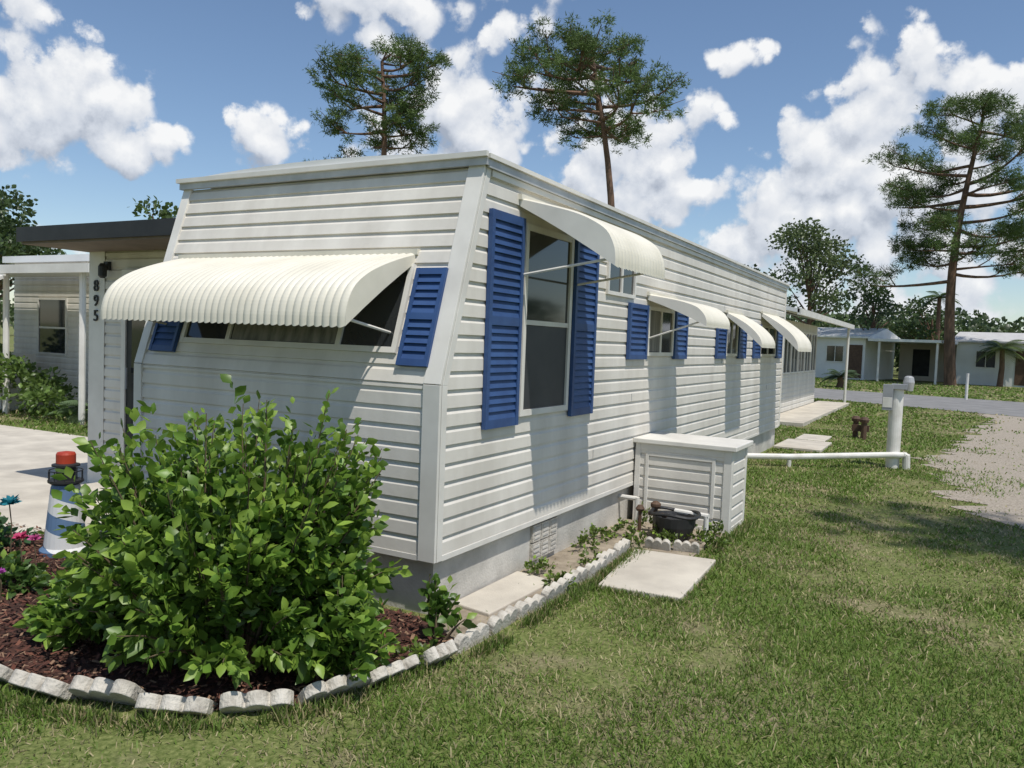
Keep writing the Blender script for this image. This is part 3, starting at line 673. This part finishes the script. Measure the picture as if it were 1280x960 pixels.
def tree(name,x,y,H,R,seed,basec,leaf=.22,n=190,z0=None,k=12,rt=.2):
    r_=np.random.default_rng(seed); root=empty(name); mb=MB(); z0=z0 or H*.35; cl=[]
    mb.tube([(x,y,0),(x+.1,y,H*.3),(x,y,H*.75)],[rt,rt*.75,rt*.3],M_bark,8)
    for i in range(k):
        az=r_.uniform(0,2*np.pi); t=r_.random(); rr=R*r_.uniform(.2,.85)*(1-.5*t); z=z0+(H-z0)*(.15+.7*t)
        s=R*r_.uniform(.22,.42); c=(x+rr*np.cos(az),y+rr*np.sin(az),z,s,s,s*.72); cl.append(c)
        mb.tube([(x,y,z0*.8+(z-z0)*.5),(c[0],c[1],z)],[rt*.35,.02],M_bark,5,False)
    mb.obj("trunk",root); V,F,C=crown(cl,leaf,n,basec,seed); np_mesh("foliage",V,F,C,M_leaf,root); return root
G1=(.09,.14,.045); G2=(.12,.18,.055); G3=(.08,.125,.042)
tree("oak_tree",-30.0,13.0,6.8,3.0,71,G3,n=260,k=18)
tree("oak_tree",-36,17,7.6,3.4,76,G3,n=260,k=18)
tree("oak_tree",-23.6,16.2,6.5,2.0,72,G2,n=260)
tree("oak_tree",-5.6,49,9.6,4.0,73,(.16,.21,.09),n=190,k=22)
tree("oak_tree",-2.2,52,6.6,2.8,77,G1,n=190)
tree("oak_tree",-10.5,50,7.5,3.0,79,G1,n=190)
tree("oak_tree",10.5,58,7.0,3.2,78,G3,n=190,k=16)
tree("oak_tree",1.0,60,5.6,3.0,80,G1,n=190,k=14)
cl=[]; r_=np.random.default_rng(9)
for i in range(110):
    a=math.radians(r_.uniform(-75,40)); d=r_.uniform(78,105); s=r_.uniform(1.8,3.6)
    cl.append((2.5+d*math.sin(a),-3.7+d*math.cos(a),r_.uniform(1.3,4.0),s*1.3,s,s*.95))
for i in range(26):
    a=math.radians(r_.uniform(-8,18)); d=r_.uniform(66,75); s=r_.uniform(1.2,2.3)
    cl.append((2.5+d*math.sin(a),-3.7+d*math.cos(a),r_.uniform(1.3,3.6),s*1.3,s,s))
V,F,C=crown(cl,.50,48,(.105,.15,.06),10); np_mesh("distant_trees",V,F,C,M_leaf)
def shrubs(name,lst,leaf,n,basec,seed):
    V,F,C=crown(lst,leaf,n,basec,seed); np_mesh(name,V,F,C,M_leaf)
shrubs("shrub_row",[(-12.2,3.9,.6,.6,.5,.75),(-11.5,4.1,.45,.5,.4,.55),(-12.9,4.0,.8,.6,.5,.9),(-10.8,4.3,.35,.45,.35,.4),(-10.3,3.95,.25,.35,.3,.3),(-13.6,3.9,.7,.6,.5,.8)],.10,2000,(.15,.23,.055),31)
shrubs("hedge",[(9.5+i*1.4,53+(i%3),1.3,1.2,1.,1.3+.3*(i%2)) for i in range(8)],.3,110,G3,33)

def palm(name,x,y,H,R,seed,nf=26,basec=(.09,.14,.045),rt=.14,droop=1.):
    r_=np.random.default_rng(seed); root=empty(name); mb=MB()
    mb.tube([(x,y,0),(x+.05,y,H*.5),(x,y,H)],[rt*1.2,rt,rt*.9],M_bark,9); mb.obj("trunk",root)
    V=[];C=[]
    for i in range(nf):
        az=i*2.4; e_=r_.uniform(-.2,1.2); u=np.array([math.cos(az),math.sin(az),0]); sd=np.array([-math.sin(az),math.cos(az),0])
        L_=R*r_.uniform(.8,1.1); pts=[np.array([x,y,H])+u*L_*t*math.cos(e_*(1-t*.4))+np.array([0,0,1])*(L_*t*math.sin(e_)-droop*.65*L_*t*t) for t in np.linspace(0,1,12)]
        cc=np.array(basec)*r_.uniform(.6,1.3)
        for j in range(1,12):
            for sg in (-1,1):
                for kk in (0,.5):
                    p=pts[j-1]*(1-kk)+pts[j]*kk; ll=L_*.32*math.sin(math.pi*min(.95,(j+kk)/12.5)+.1)
                    tip=p+sd*sg*ll*.8+u*ll*.5+np.array([0,0,-ll*.35]); w_=u*.025*R
                    V+= [p-w_,p+w_,tip]; C+=[cc]*3
    V=np.array(V); i=np.arange(len(V)//3)*3; np_mesh("fronds",V,np.stack([i,i+1,i+2],1),np.array(C),M_leaf,root); return root
palm("palm_tree",1.4,58,5.6,1.5,81,rt=.14)
palm("palm_tree",4.9,50,2.2,1.5,82,rt=.14,basec=(.15,.20,.07))
palm("sago_palm",-2.0,35.5,.5,1.0,84,nf=30,basec=(.09,.13,.06))
palm("palmetto",-9.7,4.4,.15,.75,86,nf=24,basec=(.15,.22,.11))
palm("palmetto",-8.9,4.2,.12,.6,87,nf=24,basec=(.13,.19,.06))

# ================================================================== OTHER HOUSES
hs=empty("neighbor_house")
mb=MB(); x0,x1,y0,y1=-5.2,-1.1,14.0,21.6
mb.box((x0,y0,0),(x1-.004,y1,2.35),M_side)
siding(mb,(x1,0,0),(0,1,0),(0,0,1),(1,0,0),lambda z:y0,lambda z:y1,.1,1.0,M_side,.12)
siding(mb,(0,y0,0),(1,0,0),(0,0,1),(0,-1,0),lambda z:x0,lambda z:x1,.1,2.35,M_side,.12)
mb.obj("walls",hs)
mb=MB(); 
nW=7
for i in range(nW):
    a=y0+.15+i*(y1-y0-.3)/nW; b_=y0+.15+(i+1)*(y1-y0-.3)/nW-.08
    window(mb,(x1,0,0),(0,1,0),(0,0,1),(1,0,0),a,b_,1.02,2.12,vs=((a+b_)/2,),fw=.04,proud=.04)
mb.obj("windows",hs)
mb=MB(); mb.prism([(x0-.3,y0-.6,2.62),(x1-1.3,y0-.6,2.80),(x1+.8,y0-.6,2.38),(x1+.8,y0-.6,2.46),(x1-1.3,y0-.6,2.88),(x0-.3,y0-.6,2.70)],(0,y1-y0+2.4,0),M_roofw)
mb.box((x1+.76,y0-.6,2.34),(x1+.83,y1+1.8,2.47),M_trim); mb.obj("roof",hs)
mb=MB()
mb.tube([(x1+.7,y1+1.5,0),(x1+.7,y1+1.5,2.36)],.04,M_trim,8)
mb.box((x1,y0,0),(x1+.9,y1+1,.08),M_conc); mb.obj("porch_posts",hs)
hs=empty("neighbor_house"); mb=MB(); x0,x1,y0,y1=-13.4,-9.2,5.2,16
mb.box((x0,y0+.004,0),(x1,y1,2.7),M_side)
siding(mb,(0,y0,0),(1,0,0),(0,0,1),(0,-1,0),lambda z:x0,lambda z:x1,.1,2.7,M_side,.11); mb.obj("walls",hs)
mb=MB(); window(mb,(0,y0,0),(1,0,0),(0,0,1),(0,-1,0),-12.6,-11.7,1.0,2.05,hs=(1.5,)); window(mb,(0,y0,0),(1,0,0),(0,0,1),(0,-1,0),-10.9,-10.3,.9,2.0,hs=(1.5,)); mb.obj("windows",hs)
mb=MB(); mb.box((x0-.15,y0-.15,2.7),(x1+.15,y1,2.82),M_roofw); mb.box((x0-.1,y0-1.3,2.42),(x1+.1,y0-.17,2.50),M_roofw); mb.box((x0-.12,y0-1.34,2.38),(x1+.12,y0-1.302,2.52),M_trim)
for xx in (x1,x0+2.1,x0): mb.tube([(xx-.3,y0-1.15,0),(xx-.3,y0-1.15,2.42)],.05,M_trim,8)
mb.obj("roof_and_carport",hs)
awning("window_awning",hs,(-13.5,y0-1.35,2.34),(1,0,0),2.2,(0,-1,0),[(0,0),(.3,.08),(.5,.16),(.58,.26),(.6,.38)],M_awnw,pitch=.12)
mb=MB(); mb.box((x0+.1,y0-.9,0),(x0+1.2,y0-.3,1.0),M_side); mb.obj("steps",hs)
M_tan=mat("tan_wall",(.56,.50,.42),(.48,.43,.36),scale=1,rough=.8); M_pale=mat("pale_wall",(.74,.73,.70),(.66,.65,.62),scale=1,rough=.8); M_roofg=mat("grey_roof",(.52,.51,.50),(.44,.43,.42),scale=2,rough=.8)
def far_house(x,y,w,d,rot,wall,carport=0,roof=None):
    h=empty("mobile_home_distant"); R_=Matrix.Translation((x,y,0))@Matrix.Rotation(math.radians(rot),4,'Z'); mb=MB()
    mb.box((-w/2,0,0),(w/2,d,2.6),wall)
    roof=roof or M_roofw
    mb.prism([(-w/2-.3,-.35,2.6),(-w/2-.3,d/2,3.2),(-w/2-.3,d+.35,2.6),(-w/2-.3,d+.35,2.5),(-w/2-.3,-.35,2.5)],(w+.6,0,0),roof)
    for xx in np.arange(-w/2+1,w/2-1,2.3):
        xx=float(xx)
        window(mb,(0,0,0),(1,0,0),(0,0,1),(0,-1,0),xx,xx+1.1,1.0,2.05,vs=(xx+.55,),fw=.06,proud=.05)
    mb.box((w/2-.95,-.04,.1),(w/2-.15,-.004,2.1),M_brown)
    if carport:
        mb.box((w/2+.31,-.6,2.35),(w/2+carport,d,2.5),roof)
        for a in (w/2+.9,w/2+carport-.2):
            mb.tube([(a,-.4,0),(a,-.4,2.35)],.07,M_trim,8)
        mb.box((w/2+.4,d-.3,0),(w/2+carport,d-.2,2.35),M_tan)
        mb.box((w/2+1.2,d-.32,0.3),(w/2+2.2,d-.302,2.0),M_dark)
    o=mb.obj("house_body",h); o.matrix_world=R_; 
far_house(-4.9,49,5.6,6,-12,M_pale,carport=4.2)
far_house(4.6,51,4.0,6,-8,M_pale,carport=3.4,roof=M_roofg)
far_house(12.5,50,6,6,-14,M_pale,carport=4.5)
far_house(-14,56,9,6,-10,M_pale)

# ================================================================== SKY, SUN
SUN=Vector((.37,-.21,.905)).normalized(); el=math.asin(SUN.z); az=math.atan2(SUN.x,SUN.y)
w=bpy.data.worlds.new("World"); S.world=w; w.use_nodes=True; nt=w.node_tree; N=nt.nodes; L=nt.links; bg=N["Background"]
w.cycles.sampling_method='MANUAL'; w.cycles.sample_map_resolution=256
ST=.12
bg.inputs[1].default_value=ST
sky=N.new("ShaderNodeTexSky"); sky.sky_type='NISHITA'; sky.sun_disc=False; sky.sun_elevation=el; sky.sun_rotation=az; sky.air_density=1.0; sky.dust_density=.3; sky.ozone_density=3.0
tc=N.new("ShaderNodeTexCoord"); nv=N.new("ShaderNodeVectorMath"); nv.operation='NORMALIZE'; L.new(tc.outputs["Generated"],nv.inputs[0])
sx=N.new("ShaderNodeSeparateXYZ"); L.new(nv.outputs[0],sx.inputs[0])
def M(op,a,b=None,c=None):
    m=N.new("ShaderNodeMath"); m.operation=op
    for i,v in enumerate((a,b,c)):
        if v is None: continue
        if isinstance(v,(int,float)): m.inputs[i].default_value=v
        else: L.new(v,m.inputs[i])
    return m.outputs[0]
A=M('MULTIPLY',M('ARCTAN2',sx.outputs[0],sx.outputs[1]),180/math.pi); E=M('MULTIPLY',M('ARCSINE',sx.outputs[2]),180/math.pi)
cv=N.new("ShaderNodeCombineXYZ"); L.new(A,cv.inputs[0]); L.new(E,cv.inputs[1])
Y0=-28.8
BL=[(-33,17.2,4.6,4.2),(-28.6,14,4.8,4.0),(-25.0,11.6,5.2,2.4),(-32,11.8,6.5,3.2),
 (-11.3,21.8,6.4,3.2),(-4,20.8,8,3.8),(-1,24.5,9,3.4),
 (-17,12.6,4.8,2.4),(-9.5,12.8,6.4,2.8),(-3,14.8,6.2,4.2),(4,16.4,5.8,3.2),(7.6,12.8,6.6,5.0),(11.8,15.0,3.6,2.4),
 (24.4,17.2,4.8,4.0),(21.2,13.6,6.0,4.4),(18.4,10.6,6.0,4.2),(20.5,8,10,4.0),(28.6,15.8,4.4,2.3),(26,12.0,6.4,5.0),
 (14.6,19,3.0,1.3),(8.8,9.0,4.2,2.4),(13.0,10.6,3.0,1.4),(15,6.2,8,3.2),(25,5,14,4.2),(-20,5,12,2.0),
 (60,16,12,6),(95,20,14,7),(-70,14,14,6),(-110,22,12,7),(150,18,20,7),(-150,16,18,6)]
def blobf(vec):
    acc=None
    for (a,e_,ra,rb) in BL:
        m=N.new("ShaderNodeVectorMath"); m.operation='MULTIPLY_ADD'; L.new(vec,m.inputs[0]); m.inputs[1].default_value=(1/ra,1/rb,0); m.inputs[2].default_value=(-(a+Y0)/ra,-e_/rb,0)
        d=N.new("ShaderNodeVectorMath"); d.operation='DOT_PRODUCT'; L.new(m.outputs[0],d.inputs[0]); L.new(m.outputs[0],d.inputs[1])
        if acc is None: acc=d.outputs["Value"]
        else: acc=M('SMOOTH_MIN',acc,d.outputs["Value"],.4)
    return M('MAXIMUM',M('SUBTRACT',1.15,acc),-1.6)
def tex(nvec):
    nz=N.new("ShaderNodeTexNoise"); nz.inputs["Scale"].default_value=9; nz.inputs["Detail"].default_value=7; nz.inputs["Roughness"].default_value=.62; L.new(nvec,nz.inputs["Vector"])
    vz=N.new("ShaderNodeTexVoronoi"); vz.inputs["Scale"].default_value=19; vz.inputs["Detail"].default_value=1.5; vz.inputs["Roughness"].default_value=.55; vz.feature='F1'
    wp=N.new("ShaderNodeVectorMath"); wp.operation='MULTIPLY_ADD'; L.new(nz.outputs["Color"],wp.inputs[0]); wp.inputs[1].default_value=(.06,.06,.06); L.new(nvec,wp.inputs[2]); L.new(wp.outputs[0],vz.inputs["Vector"])
    return M('ADD',M('MULTIPLY',M('SUBTRACT',nz.outputs["Fac"],.5),2.9),M('MULTIPLY',M('SUBTRACT',.42,vz.outputs["Distance"]),1.1))
F0=M('ADD',blobf(cv.outputs[0]),tex(nv.outputs[0]))
sh=N.new("ShaderNodeVectorMath"); sh.operation='ADD'; L.new(cv.outputs[0],sh.inputs[0]); sh.inputs[1].default_value=(.4,1.3,0)
sh2=N.new("ShaderNodeVectorMath"); sh2.operation='ADD'; L.new(nv.outputs[0],sh2.inputs[0]); sh2.inputs[1].default_value=(.008,.0,.020)
F1=M('ADD',blobf(sh.outputs[0]),tex(sh2.outputs[0]))
alpha=N.new("ShaderNodeMapRange"); alpha.interpolation_type='SMOOTHSTEP'; alpha.inputs[1].default_value=-.02; alpha.inputs[2].default_value=.40; L.new(F0,alpha.inputs[0])
lit=N.new("ShaderNodeMapRange"); lit.inputs[1].default_value=-.85; lit.inputs[2].default_value=.75; L.new(M('SUBTRACT',F0,F1),lit.inputs[0])
cr_=N.new("ShaderNodeValToRGB"); k_=1/ST
cr_.color_ramp.elements[0].color=(.38,.43,.52,1); cr_.color_ramp.elements[1].color=(.95,.955,.96,1); e_=cr_.color_ramp.elements.new(.45); e_.color=(.67,.71,.78,1)
L.new(lit.outputs[0],cr_.inputs[0])
sc=N.new("ShaderNodeVectorMath"); sc.operation='SCALE'; sc.inputs["Scale"].default_value=k_; L.new(cr_.outputs[0],sc.inputs[0])
mx=N.new("ShaderNodeMix"); mx.data_type='RGBA'; L.new(M('MULTIPLY',alpha.outputs[0],.97),mx.inputs[0]); L.new(sky.outputs[0],mx.inputs[6]); L.new(sc.outputs[0],mx.inputs[7]); L.new(mx.outputs[2],bg.inputs[0])
ld=bpy.data.lights.new("sun","SUN"); ld.energy=4.1; ld.angle=math.radians(.6); ld.color=(1,.955,.89)
lo=bpy.data.objects.new("sun",ld); col.objects.link(lo); lo.rotation_euler=(-SUN).to_track_quat('-Z','Y').to_euler()

# ================================================================== CAMERA
yaw=math.radians(28.8); pitch=math.radians(3.15); roll=math.radians(2.2)
fwd=Vector((-math.sin(yaw)*math.cos(pitch),math.cos(yaw)*math.cos(pitch),-math.sin(pitch))); rt=Vector((math.cos(yaw),math.sin(yaw),0)); upv=rt.cross(fwd)
r2v=rt*math.cos(roll)+upv*math.sin(roll); u2v=-rt*math.sin(roll)+upv*math.cos(roll)
cd=bpy.data.cameras.new("camera"); co=bpy.data.objects.new("camera",cd); col.objects.link(co); S.camera=co
cd.lens=28.125; cd.sensor_width=36; cd.clip_end=3000; cd.clip_start=.05
co.matrix_world=Matrix(((r2v[0],u2v[0],-fwd[0],2.50),(r2v[1],u2v[1],-fwd[1],-3.71),(r2v[2],u2v[2],-fwd[2],1.6),(0,0,0,1)))
S.view_settings.view_transform='Standard'; S.view_settings.look='None'; S.view_settings.exposure=0
